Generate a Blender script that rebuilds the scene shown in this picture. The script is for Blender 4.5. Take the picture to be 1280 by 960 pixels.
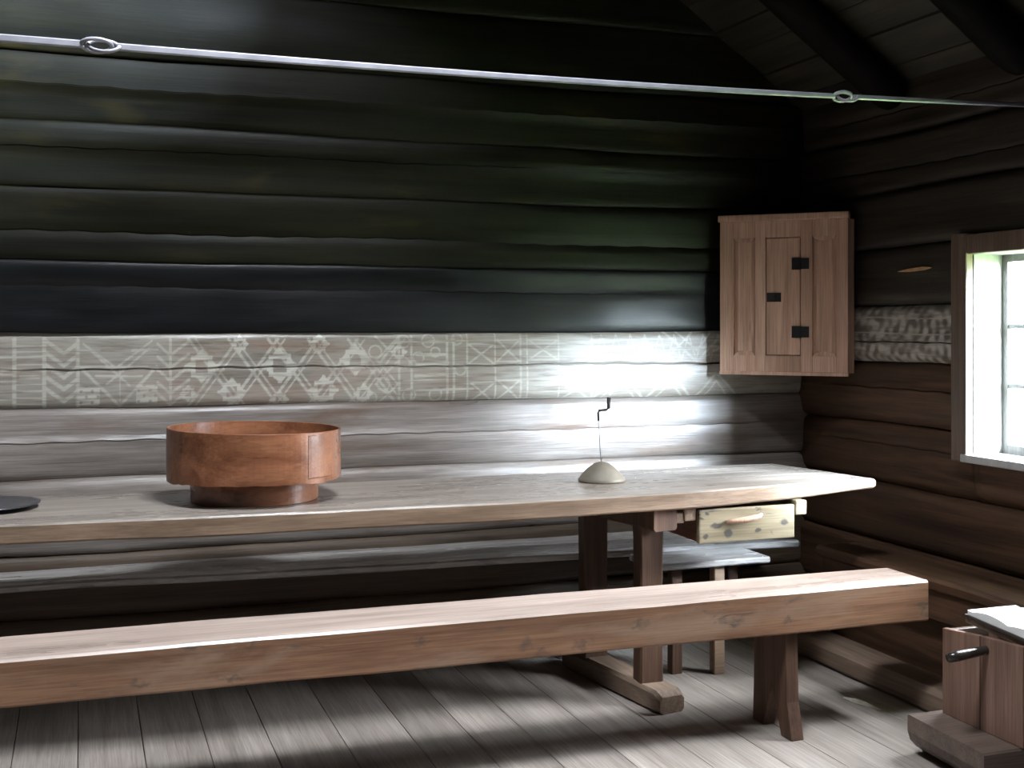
import bpy, bmesh, math, random
import numpy as np
from mathutils import Vector, noise as mnoise

for _o in list(bpy.data.objects):
    bpy.data.objects.remove(_o, do_unlink=True)
SC = bpy.context.scene
COL = SC.collection
random.seed(11)

# ------------------------------------------------------------------ camera
cam_d = bpy.data.cameras.new('camera')
cam_d.sensor_width = 36.0
cam_d.lens = 36.0 * 1500.0 / 1280.0
cam_d.shift_y = -75.0 / 1280.0
cam_d.clip_start = 0.05
cam = bpy.data.objects.new('camera', cam_d)
COL.objects.link(cam)
cam.location = (0.0, -4.85, 1.38)
cam.rotation_euler = (math.radians(90), 0, math.radians(-19.8))
SC.camera = cam

# ------------------------------------------------------------------ sky, daylight openings, exposure
world = bpy.data.worlds.new('overcast_sky')
SC.world = world
world.use_nodes = True
wn = world.node_tree.nodes
wn['Background'].inputs['Color'].default_value = (0.88, 0.93, 1.0, 1)
# standard overcast sky: three times as bright overhead as at the horizon
wl_ = world.node_tree.links
w_tc = wn.new('ShaderNodeTexCoord'); w_sep = wn.new('ShaderNodeSeparateXYZ'); w_mr = wn.new('ShaderNodeMapRange')
wl_.new(w_tc.outputs['Generated'], w_sep.inputs[0]); wl_.new(w_sep.outputs['Z'], w_mr.inputs[0])
SKY = 240.0
w_mr.inputs[1].default_value = 0.0; w_mr.inputs[2].default_value = 1.0
w_mr.inputs[3].default_value = SKY / 3; w_mr.inputs[4].default_value = SKY
wl_.new(w_mr.outputs[0], wn['Background'].inputs['Strength'])

def portal(name, loc, rot, sx, sy):
    """sampling portal in a real opening (emits nothing itself)"""
    d = bpy.data.lights.new(name, 'AREA')
    d.shape = 'RECTANGLE'; d.size = sx; d.size_y = sy
    d.cycles.is_portal = True
    o = bpy.data.objects.new(name, d); COL.objects.link(o)
    o.location = loc; o.rotation_euler = rot
    return o
portal('window_portal', (3.43, -1.57, 1.265), (0, math.radians(90), 0), 0.80, 0.86)
portal('smoke_hole_portal', (1.0, -2.45, 4.13), (0, math.radians(35.5), 0), 1.06, 0.84)


sun_d = bpy.data.lights.new('hazy_sun', 'SUN')
sun_d.energy = 240.0; sun_d.angle = math.radians(32); sun_d.color = (0.70, 0.85, 1.0)
sun = bpy.data.objects.new('hazy_sun', sun_d); COL.objects.link(sun)
sun.location = (6, -8, 5)
sun.rotation_euler = Vector((-0.50, 0.86, -0.35)).to_track_quat('-Z', 'Y').to_euler()

vs = SC.view_settings
vs.view_transform = 'Standard'; vs.look = 'None'; vs.gamma = 1.0
vs.use_curve_mapping = False
vs.exposure = -0.5
SC.cycles.max_bounces = 8
SC.cycles.diffuse_bounces = 6
SC.cycles.glossy_bounces = 4
SC.cycles.transparent_max_bounces = 8
SC.cycles.sample_clamp_indirect = 8.0

# ------------------------------------------------------------------ helpers
ORG = {}
def org(p):
    return ORG.get(p.name, Vector((0, 0, 0))) if p is not None else Vector((0, 0, 0))

def mesh_obj(name, me, mat, parent=None):
    o = bpy.data.objects.new(name, me)
    COL.objects.link(o)
    if mat is not None and not me.materials:
        me.materials.append(mat)
    if parent is not None:
        o.parent = parent
        ORG[o.name] = org(parent)
    return o

def obj(name, bm, mat, parent=None, bevel=0.0, smooth=False, at=None):
    """bm is in world coordinates; the mesh is stored relative to its thing's origin"""
    bmesh.ops.recalc_face_normals(bm, faces=bm.faces)
    if bevel > 0:
        es = [e for e in bm.edges if len(e.link_faces) == 2 and e.calc_face_angle(0) > 0.5]
        bmesh.ops.bevel(bm, geom=es, offset=bevel, segments=2, profile=0.6, affect='EDGES', clamp_overlap=True)
    o0 = org(parent) if parent is not None else (Vector(at) if at else Vector((0, 0, 0)))
    bmesh.ops.translate(bm, verts=bm.verts, vec=-o0)
    me = bpy.data.meshes.new(name)
    bm.to_mesh(me); bm.free()
    if smooth:
        for p in me.polygons: p.use_smooth = True
    o = mesh_obj(name, me, mat, parent)
    if parent is None:
        o.location = o0
        ORG[o.name] = o0.copy()
    return o

def thing(name, label, cat, loc, group=None):
    o = bpy.data.objects.new(name, None)
    o.empty_display_size = 0.1
    COL.objects.link(o)
    o.location = loc
    ORG[o.name] = Vector(loc)
    tag(o, label, cat, group)
    return o

def tag(o, label, cat, group=None):
    o['label'] = label; o['category'] = cat
    if group: o['group'] = group

def struct(o):
    o['kind'] = 'structure'
    return o

def box(bm, x0, x1, y0, y1, z0, z1):
    v = [bm.verts.new((x, y, z)) for x in (x0, x1) for y in (y0, y1) for z in (z0, z1)]
    for f in ((0, 1, 3, 2), (4, 6, 7, 5), (0, 4, 5, 1), (2, 3, 7, 6), (0, 2, 6, 4), (1, 5, 7, 3)):
        bm.faces.new([v[i] for i in f])
    return v

def newbox(*a):
    bm = bmesh.new(); box(bm, *a); return bm

def loft(bm, rings, cap=True, closed=True):
    vr = [[bm.verts.new(p) for p in r] for r in rings]
    n = len(vr[0])
    for a, b in zip(vr, vr[1:]):
        for i in range(n if closed else n - 1):
            j = (i + 1) % n
            bm.faces.new((a[i], a[j], b[j], b[i]))
    if cap:
        bm.faces.new(vr[0]); bm.faces.new(vr[-1][::-1])
    return vr

def crect(y0, y1, z0, z1, c):
    """chamfered rectangle ring"""
    return [(y0 + c, z0), (y1 - c, z0), (y1, z0 + c), (y1, z1 - c), (y1 - c, z1), (y0 + c, z1), (y0, z1 - c), (y0, z0 + c)]

def circle_ring(c, r, axis_u, axis_v, n=16):
    c = Vector(c); u = Vector(axis_u).normalized(); v = Vector(axis_v).normalized()
    return [tuple(c + u * (r * math.cos(2 * math.pi * k / n)) + v * (r * math.sin(2 * math.pi * k / n))) for k in range(n)]

def tube(bm, pts, radii, n=10, squash=1.0):
    pts = [Vector(p) for p in pts]
    if not hasattr(radii, '__len__'): radii = [radii] * len(pts)
    rings = []
    up = Vector((0, 0, 1))
    for i, p in enumerate(pts):
        t = (pts[min(i + 1, len(pts) - 1)] - pts[max(i - 1, 0)]).normalized()
        ref = up if abs(t.dot(up)) < 0.95 else Vector((1, 0, 0))
        s = t.cross(ref).normalized(); w = s.cross(t).normalized()
        rings.append([tuple(p + s * (radii[i] * squash * math.cos(2 * math.pi * k / n)) + w * (radii[i] * math.sin(2 * math.pi * k / n))) for k in range(n)])
    loft(bm, rings)

def lathe(bm, c, prof, n=48, close=True):
    """prof: list of (r, z) going round a closed outline (ring of revolution) about the vertical axis at c"""
    rings = []
    for k in range(n):
        a = 2 * math.pi * k / n
        rings.append([bm.verts.new((c[0] + r * math.cos(a), c[1] + r * math.sin(a), z)) for r, z in prof])
    m = len(prof)
    for k in range(n):
        A, B = rings[k], rings[(k + 1) % n]
        for i in range(m if close else m - 1):
            j = (i + 1) % m
            vs_ = [A[i], B[i], B[j], A[j]]
            if prof[i][0] < 1e-6 and prof[j][0] < 1e-6: continue
            bm.faces.new(vs_)
    bmesh.ops.remove_doubles(bm, verts=bm.verts, dist=1e-6)

def sines(seed):
    r = random.Random(seed)
    t = [(r.uniform(0.25, 1.0), r.uniform(0.5, 1), r.uniform(0, 6.3)) for _ in range(2)] + \
        [(r.uniform(1.2, 3.2), r.uniform(0.15, .4), r.uniform(0, 6.3)) for _ in range(3)] + \
        [(r.uniform(6, 11), r.uniform(0.05, .1), r.uniform(0, 6.3)) for _ in range(2)]
    return lambda x: sum(a * np.sin(f * 2 * x + p) for f, a, p in t)

# ------------------------------------------------------------------ materials
def material(name):
    m = bpy.data.materials.new(name); m.use_nodes = True
    nt = m.node_tree
    return m, nt, nt.nodes['Principled BSDF']

def ramp(nt, fac, c0, c1, p0=0.3, p1=0.7):
    r = nt.nodes.new('ShaderNodeValToRGB')
    r.color_ramp.elements[0].position = p0; r.color_ramp.elements[1].position = p1
    r.color_ramp.elements[0].color = (*c0, 1) if hasattr(c0, '__len__') else (c0, c0, c0, 1)
    r.color_ramp.elements[1].color = (*c1, 1) if hasattr(c1, '__len__') else (c1, c1, c1, 1)
    nt.links.new(fac, r.inputs[0])
    return r.outputs[0]

def mixc(nt, kind, fac, a, b):
    n = nt.nodes.new('ShaderNodeMix'); n.data_type = 'RGBA'; n.blend_type = kind
    def put(sock, v):
        if hasattr(v, 'default_value') or hasattr(v, 'is_linked'): nt.links.new(v, sock)
        elif hasattr(v, '__len__'): sock.default_value = (*v, 1)
        else: sock.default_value = v
    put(n.inputs[0], fac); put(n.inputs[6], a); put(n.inputs[7], b)
    return n.outputs[2]

def wood(name, dark, light, axis='x', rough=0.6, spec=0.5, spots=None, spot_pos=(0.62, 0.72), patch=(0.65, 1.25), bump=0.25,
         fine=0.35, paint=None, rough_var=0.12, across=20.0, tone=None, tone_pos=(0.5, 0.68)):
    m, nt, bs = material(name)
    tc = nt.nodes.new('ShaderNodeTexCoord'); oi = nt.nodes.new('ShaderNodeObjectInfo')
    add = nt.nodes.new('ShaderNodeVectorMath'); add.operation = 'MULTIPLY_ADD'
    comb = nt.nodes.new('ShaderNodeCombineXYZ')
    for i in range(3): nt.links.new(oi.outputs['Random'], comb.inputs[i])
    nt.links.new(comb.outputs[0], add.inputs[0]); add.inputs[1].default_value = (31.0, 17.0, 23.0)
    nt.links.new(tc.outputs['Object'], add.inputs[2])
    def nz(along, acr, detail=5, dist=0.0, rg=0.6):
        mp = nt.nodes.new('ShaderNodeMapping')
        mp.inputs['Scale'].default_value = {'x': (along, acr, acr), 'y': (acr, along, acr), 'z': (acr, acr, along)}[axis]
        nt.links.new(add.outputs[0], mp.inputs[0])
        n = nt.nodes.new('ShaderNodeTexNoise')
        n.inputs['Scale'].default_value = 1.0; n.inputs['Detail'].default_value = detail
        n.inputs['Roughness'].default_value = rg; n.inputs['Distortion'].default_value = dist
        nt.links.new(mp.outputs[0], n.inputs['Vector'])
        return n.outputs[0]
    n1 = nz(0.9, across, 6, 0.35); n2 = nz(1.1, 5.0, 4); n3 = nz(5.0, 170.0, 3)
    col = ramp(nt, n1, dark, light, 0.32, 0.68)
    col = mixc(nt, 'MULTIPLY', 1.0, col, ramp(nt, n2, patch[0], patch[1], 0.3, 0.7))
    col = mixc(nt, 'MULTIPLY', fine, col, ramp(nt, n3, 0.35, 1.15, 0.35, 0.6))
    if tone is not None:
        nT = nz(1.7, 7.0, 5, 0.5)
        col = mixc(nt, 'MIX', ramp(nt, nT, 0.0, 1.0, *tone_pos), col, tone)
    if spots is not None:
        n4 = nz(7.0, 20.0, 4, 0.6)
        col = mixc(nt, 'MIX', ramp(nt, n4, 0.0, 0.85, *spot_pos), col, spots)
    if paint is not None:
        at = nt.nodes.new('ShaderNodeAttribute'); at.attribute_name = 'paint'
        wear = ramp(nt, nz(6.0, 60.0, 5), 0.35, 1.0, 0.34, 0.55)
        mul = nt.nodes.new('ShaderNodeMath'); mul.operation = 'MULTIPLY'
        nt.links.new(at.outputs['Fac'], mul.inputs[0]); nt.links.new(wear, mul.inputs[1])
        col = mixc(nt, 'MIX', mul.outputs[0], col, paint)
    nt.links.new(col, bs.inputs['Base Color'])
    rr = nt.nodes.new('ShaderNodeMapRange')
    nt.links.new(n2, rr.inputs[0])
    rr.inputs[1].default_value = 0.3; rr.inputs[2].default_value = 0.7
    rr.inputs[3].default_value = max(0.05, rough - rough_var); rr.inputs[4].default_value = min(1, rough + rough_var)
    nt.links.new(rr.outputs[0], bs.inputs['Roughness'])
    bs.inputs['Specular IOR Level'].default_value = spec
    bp = nt.nodes.new('ShaderNodeBump'); bp.inputs['Strength'].default_value = bump; bp.inputs['Distance'].default_value = 0.004
    ad = nt.nodes.new('ShaderNodeMath'); ad.operation = 'ADD'
    nt.links.new(n1, ad.inputs[0]); nt.links.new(n3, ad.inputs[1])
    nt.links.new(ad.outputs[0], bp.inputs['Height']); nt.links.new(bp.outputs[0], bs.inputs['Normal'])
    return m

def plain(name, c, rough=0.5, metal=0.0, spec=0.5, noise=None, scale=30):
    m, nt, bs = material(name)
    tc = nt.nodes.new('ShaderNodeTexCoord'); n = nt.nodes.new('ShaderNodeTexNoise')
    n.inputs['Scale'].default_value = scale; n.inputs['Detail'].default_value = 4
    nt.links.new(tc.outputs['Object'], n.inputs['Vector'])
    c2 = noise if noise is not None else tuple(v * 0.75 for v in c)
    nt.links.new(ramp(nt, n.outputs[0], c2, c, 0.35, 0.65), bs.inputs['Base Color'])
    bs.inputs['Roughness'].default_value = rough; bs.inputs['Metallic'].default_value = metal
    bs.inputs['Specular IOR Level'].default_value = spec
    return m

def knots(m, spots, colour, warp=0.02, amt=0.8, soft=(0.6, 1.25)):
    """dark knots at fixed places on a board (object coordinates x, z and two half-axes)"""
    nt = m.node_tree; bs = nt.nodes['Principled BSDF']
    tc = nt.nodes.new('ShaderNodeTexCoord'); nz = nt.nodes.new('ShaderNodeTexNoise')
    nz.inputs['Scale'].default_value = 38; nz.inputs['Detail'].default_value = 3
    nt.links.new(tc.outputs['Object'], nz.inputs['Vector'])
    ma = nt.nodes.new('ShaderNodeVectorMath'); ma.operation = 'MULTIPLY_ADD'
    nt.links.new(nz.outputs['Color'], ma.inputs[0]); ma.inputs[1].default_value = (warp, warp, warp); nt.links.new(tc.outputs['Object'], ma.inputs[2])
    col = bs.inputs['Base Color'].links[0].from_socket
    for (x, z, rx, rz_) in spots:
        mp = nt.nodes.new('ShaderNodeMapping'); mp.vector_type = 'POINT'
        mp.inputs['Scale'].default_value = (1 / rx, 0.0, 1 / rz_)
        mp.inputs['Location'].default_value = (-(x + warp / 2) / rx, 0, -(z + warp / 2) / rz_)
        nt.links.new(ma.outputs[0], mp.inputs[0])
        ln = nt.nodes.new('ShaderNodeVectorMath'); ln.operation = 'LENGTH'; nt.links.new(mp.outputs[0], ln.inputs[0])
        col = mixc(nt, 'MIX', ramp(nt, ln.outputs['Value'], amt, 0.0, *soft), col, colour)
    nt.links.new(col, bs.inputs['Base Color'])

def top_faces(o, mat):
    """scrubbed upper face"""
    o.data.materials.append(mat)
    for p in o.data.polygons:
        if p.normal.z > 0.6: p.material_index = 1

M = {}
M['soot'] = wood('sooted_log_wood', (0.0042, 0.0042, 0.0021), (0.012, 0.011, 0.0052), 'x', 0.46, 0.13, tone=(0.030, 0.022, 0.006), tone_pos=(0.58, 0.80), bump=0.15)
M['soot_blue'] = wood('sooted_log_wood_blueblack', (0.004, 0.0043, 0.0055), (0.010, 0.0104, 0.0115), 'x', 0.40, 0.28, bump=0.15)
M['soot_y'] = wood('sooted_log_wood_side', (0.022, 0.018, 0.0135), (0.058, 0.047, 0.035), 'y', 0.55, 0.2, bump=0.2)
M['brown_y'] = wood('brown_log_wood_side', (0.042, 0.022, 0.012), (0.115, 0.062, 0.035), 'y', 0.6, 0.25, bump=0.25)
M['band'] = wood('chalk_painted_log', (0.115, 0.085, 0.062), (0.20, 0.165, 0.13), 'x', 0.36, 0.6, paint=(0.58, 0.565, 0.50), tone=(0.19, 0.11, 0.075), bump=0.3)
M['band_y'] = wood('chalk_painted_log_side', (0.085, 0.06, 0.042), (0.15, 0.12, 0.095), 'y', 0.55, 0.4, paint=(0.42, 0.39, 0.33), bump=0.3)
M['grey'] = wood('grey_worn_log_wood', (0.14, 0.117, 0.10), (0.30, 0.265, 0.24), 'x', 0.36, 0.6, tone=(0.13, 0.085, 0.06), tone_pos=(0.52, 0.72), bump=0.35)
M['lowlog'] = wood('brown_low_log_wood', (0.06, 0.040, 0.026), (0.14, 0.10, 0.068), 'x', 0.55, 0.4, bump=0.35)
M['seat_grey'] = wood('grey_bench_plank', (0.24, 0.22, 0.205), (0.46, 0.44, 0.42), 'x', 0.26, 0.7, bump=0.3)
M['table'] = wood('tabletop_wood', (0.15, 0.098, 0.062), (0.29, 0.205, 0.14), 'x', 0.45, 0.5, spots=(0.10, 0.065, 0.045), spot_pos=(0.68, 0.78), bump=0.2)
M['bench'] = wood('bench_wood', (0.15, 0.070, 0.036), (0.30, 0.165, 0.095), 'x', 0.48, 0.45, spots=(0.07, 0.06, 0.055), spot_pos=(0.64, 0.74), tone=(0.26, 0.17, 0.115), bump=0.2)
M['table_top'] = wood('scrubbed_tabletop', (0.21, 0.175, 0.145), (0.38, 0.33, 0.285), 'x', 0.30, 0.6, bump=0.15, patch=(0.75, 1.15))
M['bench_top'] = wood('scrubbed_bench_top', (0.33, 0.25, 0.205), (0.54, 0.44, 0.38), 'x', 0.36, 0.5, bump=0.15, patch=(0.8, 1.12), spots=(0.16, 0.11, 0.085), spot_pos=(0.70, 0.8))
M['leg'] = wood('dark_leg_wood', (0.055, 0.028, 0.017), (0.14, 0.075, 0.045), 'z', 0.55, 0.4)
M['foot'] = wood('trestle_foot_wood', (0.15, 0.10, 0.07), (0.30, 0.22, 0.16), 'y', 0.55, 0.4)
M['floor'] = wood('scrubbed_floor_wood', (0.225, 0.19, 0.165), (0.35, 0.31, 0.275), 'y', 0.55, 0.45, patch=(0.8, 1.15), bump=0.2)
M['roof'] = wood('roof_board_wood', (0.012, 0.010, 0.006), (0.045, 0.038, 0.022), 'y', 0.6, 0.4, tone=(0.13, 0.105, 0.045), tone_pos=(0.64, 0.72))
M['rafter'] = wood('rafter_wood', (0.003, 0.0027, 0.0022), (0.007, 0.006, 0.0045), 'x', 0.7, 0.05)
M['cupboard'] = wood('cupboard_pine', (0.50, 0.29, 0.20), (0.68, 0.44, 0.32), 'z', 0.5, 0.4, patch=(0.8, 1.15), spots=(0.24, 0.12, 0.075), spot_pos=(0.70, 0.78), bump=0.12)
M['casing'] = wood('window_casing_wood', (0.085, 0.055, 0.038), (0.17, 0.115, 0.08), 'z', 0.55, 0.4)
M['reveal'] = wood('window_reveal_paint', (0.36, 0.36, 0.35), (0.46, 0.46, 0.45), 'z', 0.5, 0.4, patch=(0.9, 1.05), fine=0.12)
M['sash'] = wood('window_sash_wood', (0.10, 0.095, 0.085), (0.20, 0.19, 0.17), 'z', 0.5, 0.4)
M['sieve'] = wood('bentwood', (0.17, 0.058, 0.027), (0.38, 0.165, 0.083), 'x', 0.30, 0.55, spots=(0.10, 0.045, 0.025), spot_pos=(0.66, 0.80), patch=(0.5, 1.3), bump=0.1, across=14)
M['sieve_in'] = wood('bentwood_inner', (0.10, 0.045, 0.028), (0.20, 0.095, 0.06), 'x', 0.5, 0.4, bump=0.1)
M['drawer_front'] = wood('pale_drawer_front', (0.20, 0.165, 0.10), (0.30, 0.255, 0.17), 'x', 0.5, 0.4, patch=(0.85, 1.1), spots=(0.05, 0.05, 0.055), spot_pos=(0.60, 0.66), bump=0.1)
M['drawer'] = wood('reddish_drawer_side', (0.14, 0.055, 0.03), (0.26, 0.11, 0.06), 'y', 0.5, 0.4)
M['stone'] = plain('pale_turned_wood', (0.25, 0.225, 0.18), 0.55, noise=(0.19, 0.165, 0.125), scale=14)
M['iron'] = plain('dark_iron', (0.035, 0.033, 0.032), 0.5, 0.6)
M['steel'] = plain('dull_steel', (0.40, 0.40, 0.45), 0.45, 0.3, noise=(0.28, 0.28, 0.32), scale=9)
M['pewter'] = plain('dark_pewter', (0.16, 0.17, 0.20), 0.28, 0.85)
M['boxwood'] = wood('brown_box_wood', (0.15, 0.085, 0.06), (0.25, 0.15, 0.11), 'z', 0.5, 0.4)
M['boxdark'] = wood('dark_base_wood', (0.085, 0.058, 0.045), (0.17, 0.125, 0.10), 'x', 0.42, 0.45)
M['peg'] = plain('dark_peg', (0.03, 0.024, 0.02), 0.25)
M['paper'] = plain('white_paper', (0.80, 0.80, 0.78), 0.6, noise=(0.75, 0.75, 0.73))
M['cover'] = plain('dark_book_cover', (0.04, 0.032, 0.028), 0.5)
M['chip'] = plain('fresh_split_wood', (0.60, 0.36, 0.17), 0.5)
M['streak'] = plain('pale_streak', (0.85, 0.82, 0.74), 0.4)
M['grass'] = plain('grass', (0.16, 0.26, 0.06), 0.9, noise=(0.10, 0.18, 0.04), scale=3)
M['outwall'] = plain('plain_log_backing', (0.020, 0.017, 0.014), 0.8)

knots(M['drawer_front'], [(0.275, -0.053 + 0.70, 0.032, 0.012), (0.325, 0.618, 0.022, 0.018), (0.45, 0.622, 0.016, 0.011), (0.56, 0.645, 0.022, 0.016), (0.235, 0.69, 0.012, 0.008), (0.23, 0.61, 0.014, 0.012)], (0.035, 0.036, 0.04))
knots(M['bench'], [(0.28, 0.40, 0.035, 0.022), (0.33, 0.375, 0.03, 0.02), (0.47, 0.385, 0.05, 0.015), (0.66, 0.43, 0.04, 0.018), (1.02, 0.41, 0.05, 0.02), (1.2, 0.395, 0.025, 0.014), (-0.55, 0.472, 0.02, 0.006), (-0.6, 0.385, 0.05, 0.010), (-0.85, 0.395, 0.035, 0.010), (-0.05, 0.44, 0.03, 0.015)], (0.055, 0.045, 0.042), 0.07, 0.6, (0.1, 1.5))
m, nt, bs = material('window_glass')
tr = nt.nodes.new('ShaderNodeBsdfTransparent'); gl = nt.nodes.new('ShaderNodeBsdfGlossy'); mx = nt.nodes.new('ShaderNodeMixShader')
gl.inputs['Roughness'].default_value = 0.02; mx.inputs[0].default_value = 0.06
nt.links.new(tr.outputs[0], mx.inputs[1]); nt.links.new(gl.outputs[0], mx.inputs[2])
nt.links.new(mx.outputs[0], nt.nodes['Material Output'].inputs[0])
M['glass'] = m

# ------------------------------------------------------------------ the setting
XW = 3.19                    # face of the window wall
def roof_z(x):
    return 2.396 + 0.713 * (3.185 - x) if x > 0.15 else 2.396 + 0.713 * (3.185 - 0.15) - 0.713 * (0.15 - x)

# ground outside
bm = bmesh.new(); box(bm, -40, 40, -40, 40, -0.75, -0.5)
ground = struct(obj('ground', bm, M['grass']))
ground['label'] = 'green grass outside the log house'

# floor: boards running towards the back wall
floor = struct(obj('floor', newbox(-2.95, 3.3, -6.4, 0.2, -0.3, -0.045), M['outwall']))
x = -2.95; k = 0
while x < 3.25:
    w = random.uniform(0.17, 0.23)
    bm = newbox(x + 0.0012, x + w - 0.0012, -6.3, 0.12, -0.045, 0.0)
    sk = random.uniform(-0.003, 0.003)
    b = obj('floor_board', bm, M['floor'], floor, bevel=0.002)
    x += w; k += 1

def log_object(name, axis, a0, a1, za, zb, ka, kb, mat, parent, seed, crack=None, step=0.03, rows=20, depth=0.03, paint=None,
               fine_from=None, fine_step=0.0036, zclip=None, face=None):
    """hewn log: flat face, rounded edges, wavy joints, optional drying crack cut into the face.
    axis 'x': back wall, face looks towards -y at y=0; axis 'y': window wall, face looks towards -x at x=XW"""
    if fine_from is None:
        A = np.arange(a0, a1 + step * 0.5, step); A[-1] = a1
    else:
        A = np.concatenate([np.arange(a0, fine_from, step), np.arange(fine_from, a1, fine_step), [a1]])
    lo = za + 0.0045 * sines(900 + ka)(A); hi = zb + 0.0045 * sines(900 + kb)(A)
    s = np.linspace(-1, 1, rows)
    s = np.sign(s) * (1 - (1 - np.abs(s)) ** 1.25)            # denser towards the edges
    Z = (lo[:, None] + hi[:, None]) / 2 + (hi - lo)[:, None] / 2 * s[None, :]
    bow = 0.006 * sines(seed * 7 + 1)(A)
    off = depth * np.abs(s[None, :]) ** 10 + bow[:, None] + 0.003 * np.sin(3.1 * s[None, :] + seed) + 0.006
    if crack is not None:
        for (cz, x0, x1, cd, cw) in crack:
            zc = cz + 0.005 * sines(seed * 13 + 5)(A) + 0.002 * np.sin(A * 37 + seed)
            env = np.clip((A - x0) / 0.25, 0, 1) * np.clip((x1 - A) / 0.25, 0, 1)
            # gather rows next to the crack onto it
            i = np.argmin(np.abs(Z - zc[:, None]).mean(0)); i = min(max(i, 4), rows - 5)
            for dj, dz in ((-2, -cw - 0.0007), (-1, -cw), (0, 0.0), (1, cw), (2, cw + 0.0007)):
                Z[:, i + dj] = zc + dz
            Z[:, i - 3] = np.minimum(Z[:, i - 3], zc - 2 * cw); Z[:, i + 3] = np.maximum(Z[:, i + 3], zc + 2 * cw)
            Z.sort(axis=1)
            off[:, i] += 2.5 * cd * env
    if zclip is not None:
        Z = np.clip(Z, zclip[0], zclip[1])
    n, mrow = Z.shape
    back_off = 0.16
    V = np.zeros((n, mrow + 2, 3))
    O = np.concatenate([np.full((n, 1), back_off), off, np.full((n, 1), back_off)], 1)
    ZZ = np.concatenate([Z[:, :1], Z, Z[:, -1:]], 1)
    if axis == 'x':
        V[:, :, 0] = A[:, None]; V[:, :, 1] = O; V[:, :, 2] = ZZ
    else:
        V[:, :, 0] = XW + O; V[:, :, 1] = A[:, None]; V[:, :, 2] = ZZ
    mr = mrow + 2
    I = np.arange(n * mr).reshape(n, mr)
    q = np.stack([I[:-1, :-1], I[1:, :-1], I[1:, 1:], I[:-1, 1:]], -1).reshape(-1, 4)
    if axis == 'y': q = q[:, ::-1]
    faces = q.tolist()
    if axis == 'x':
        faces += [I[0, :].tolist(), I[-1, ::-1].tolist()]
    else:
        faces += [I[0, ::-1].tolist(), I[-1, :].tolist()]
    me = bpy.data.meshes.new(name)
    me.from_pydata(V.reshape(-1, 3).tolist(), [], faces)
    me.update()
    for p in me.polygons: p.use_smooth = True
    me.polygons[len(faces) - 1].use_smooth = False; me.polygons[len(faces) - 2].use_smooth = False
    if paint is not None:
        val = paint(V[:, :, 0] if axis == 'x' else V[:, :, 1], ZZ)
        at = me.attributes.new('paint', 'FLOAT', 'POINT')
        at.data.foreach_set('value', np.ascontiguousarray(val.reshape(-1), dtype=np.float32))
    o = mesh_obj(name, me, mat, parent)
    return o

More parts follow.
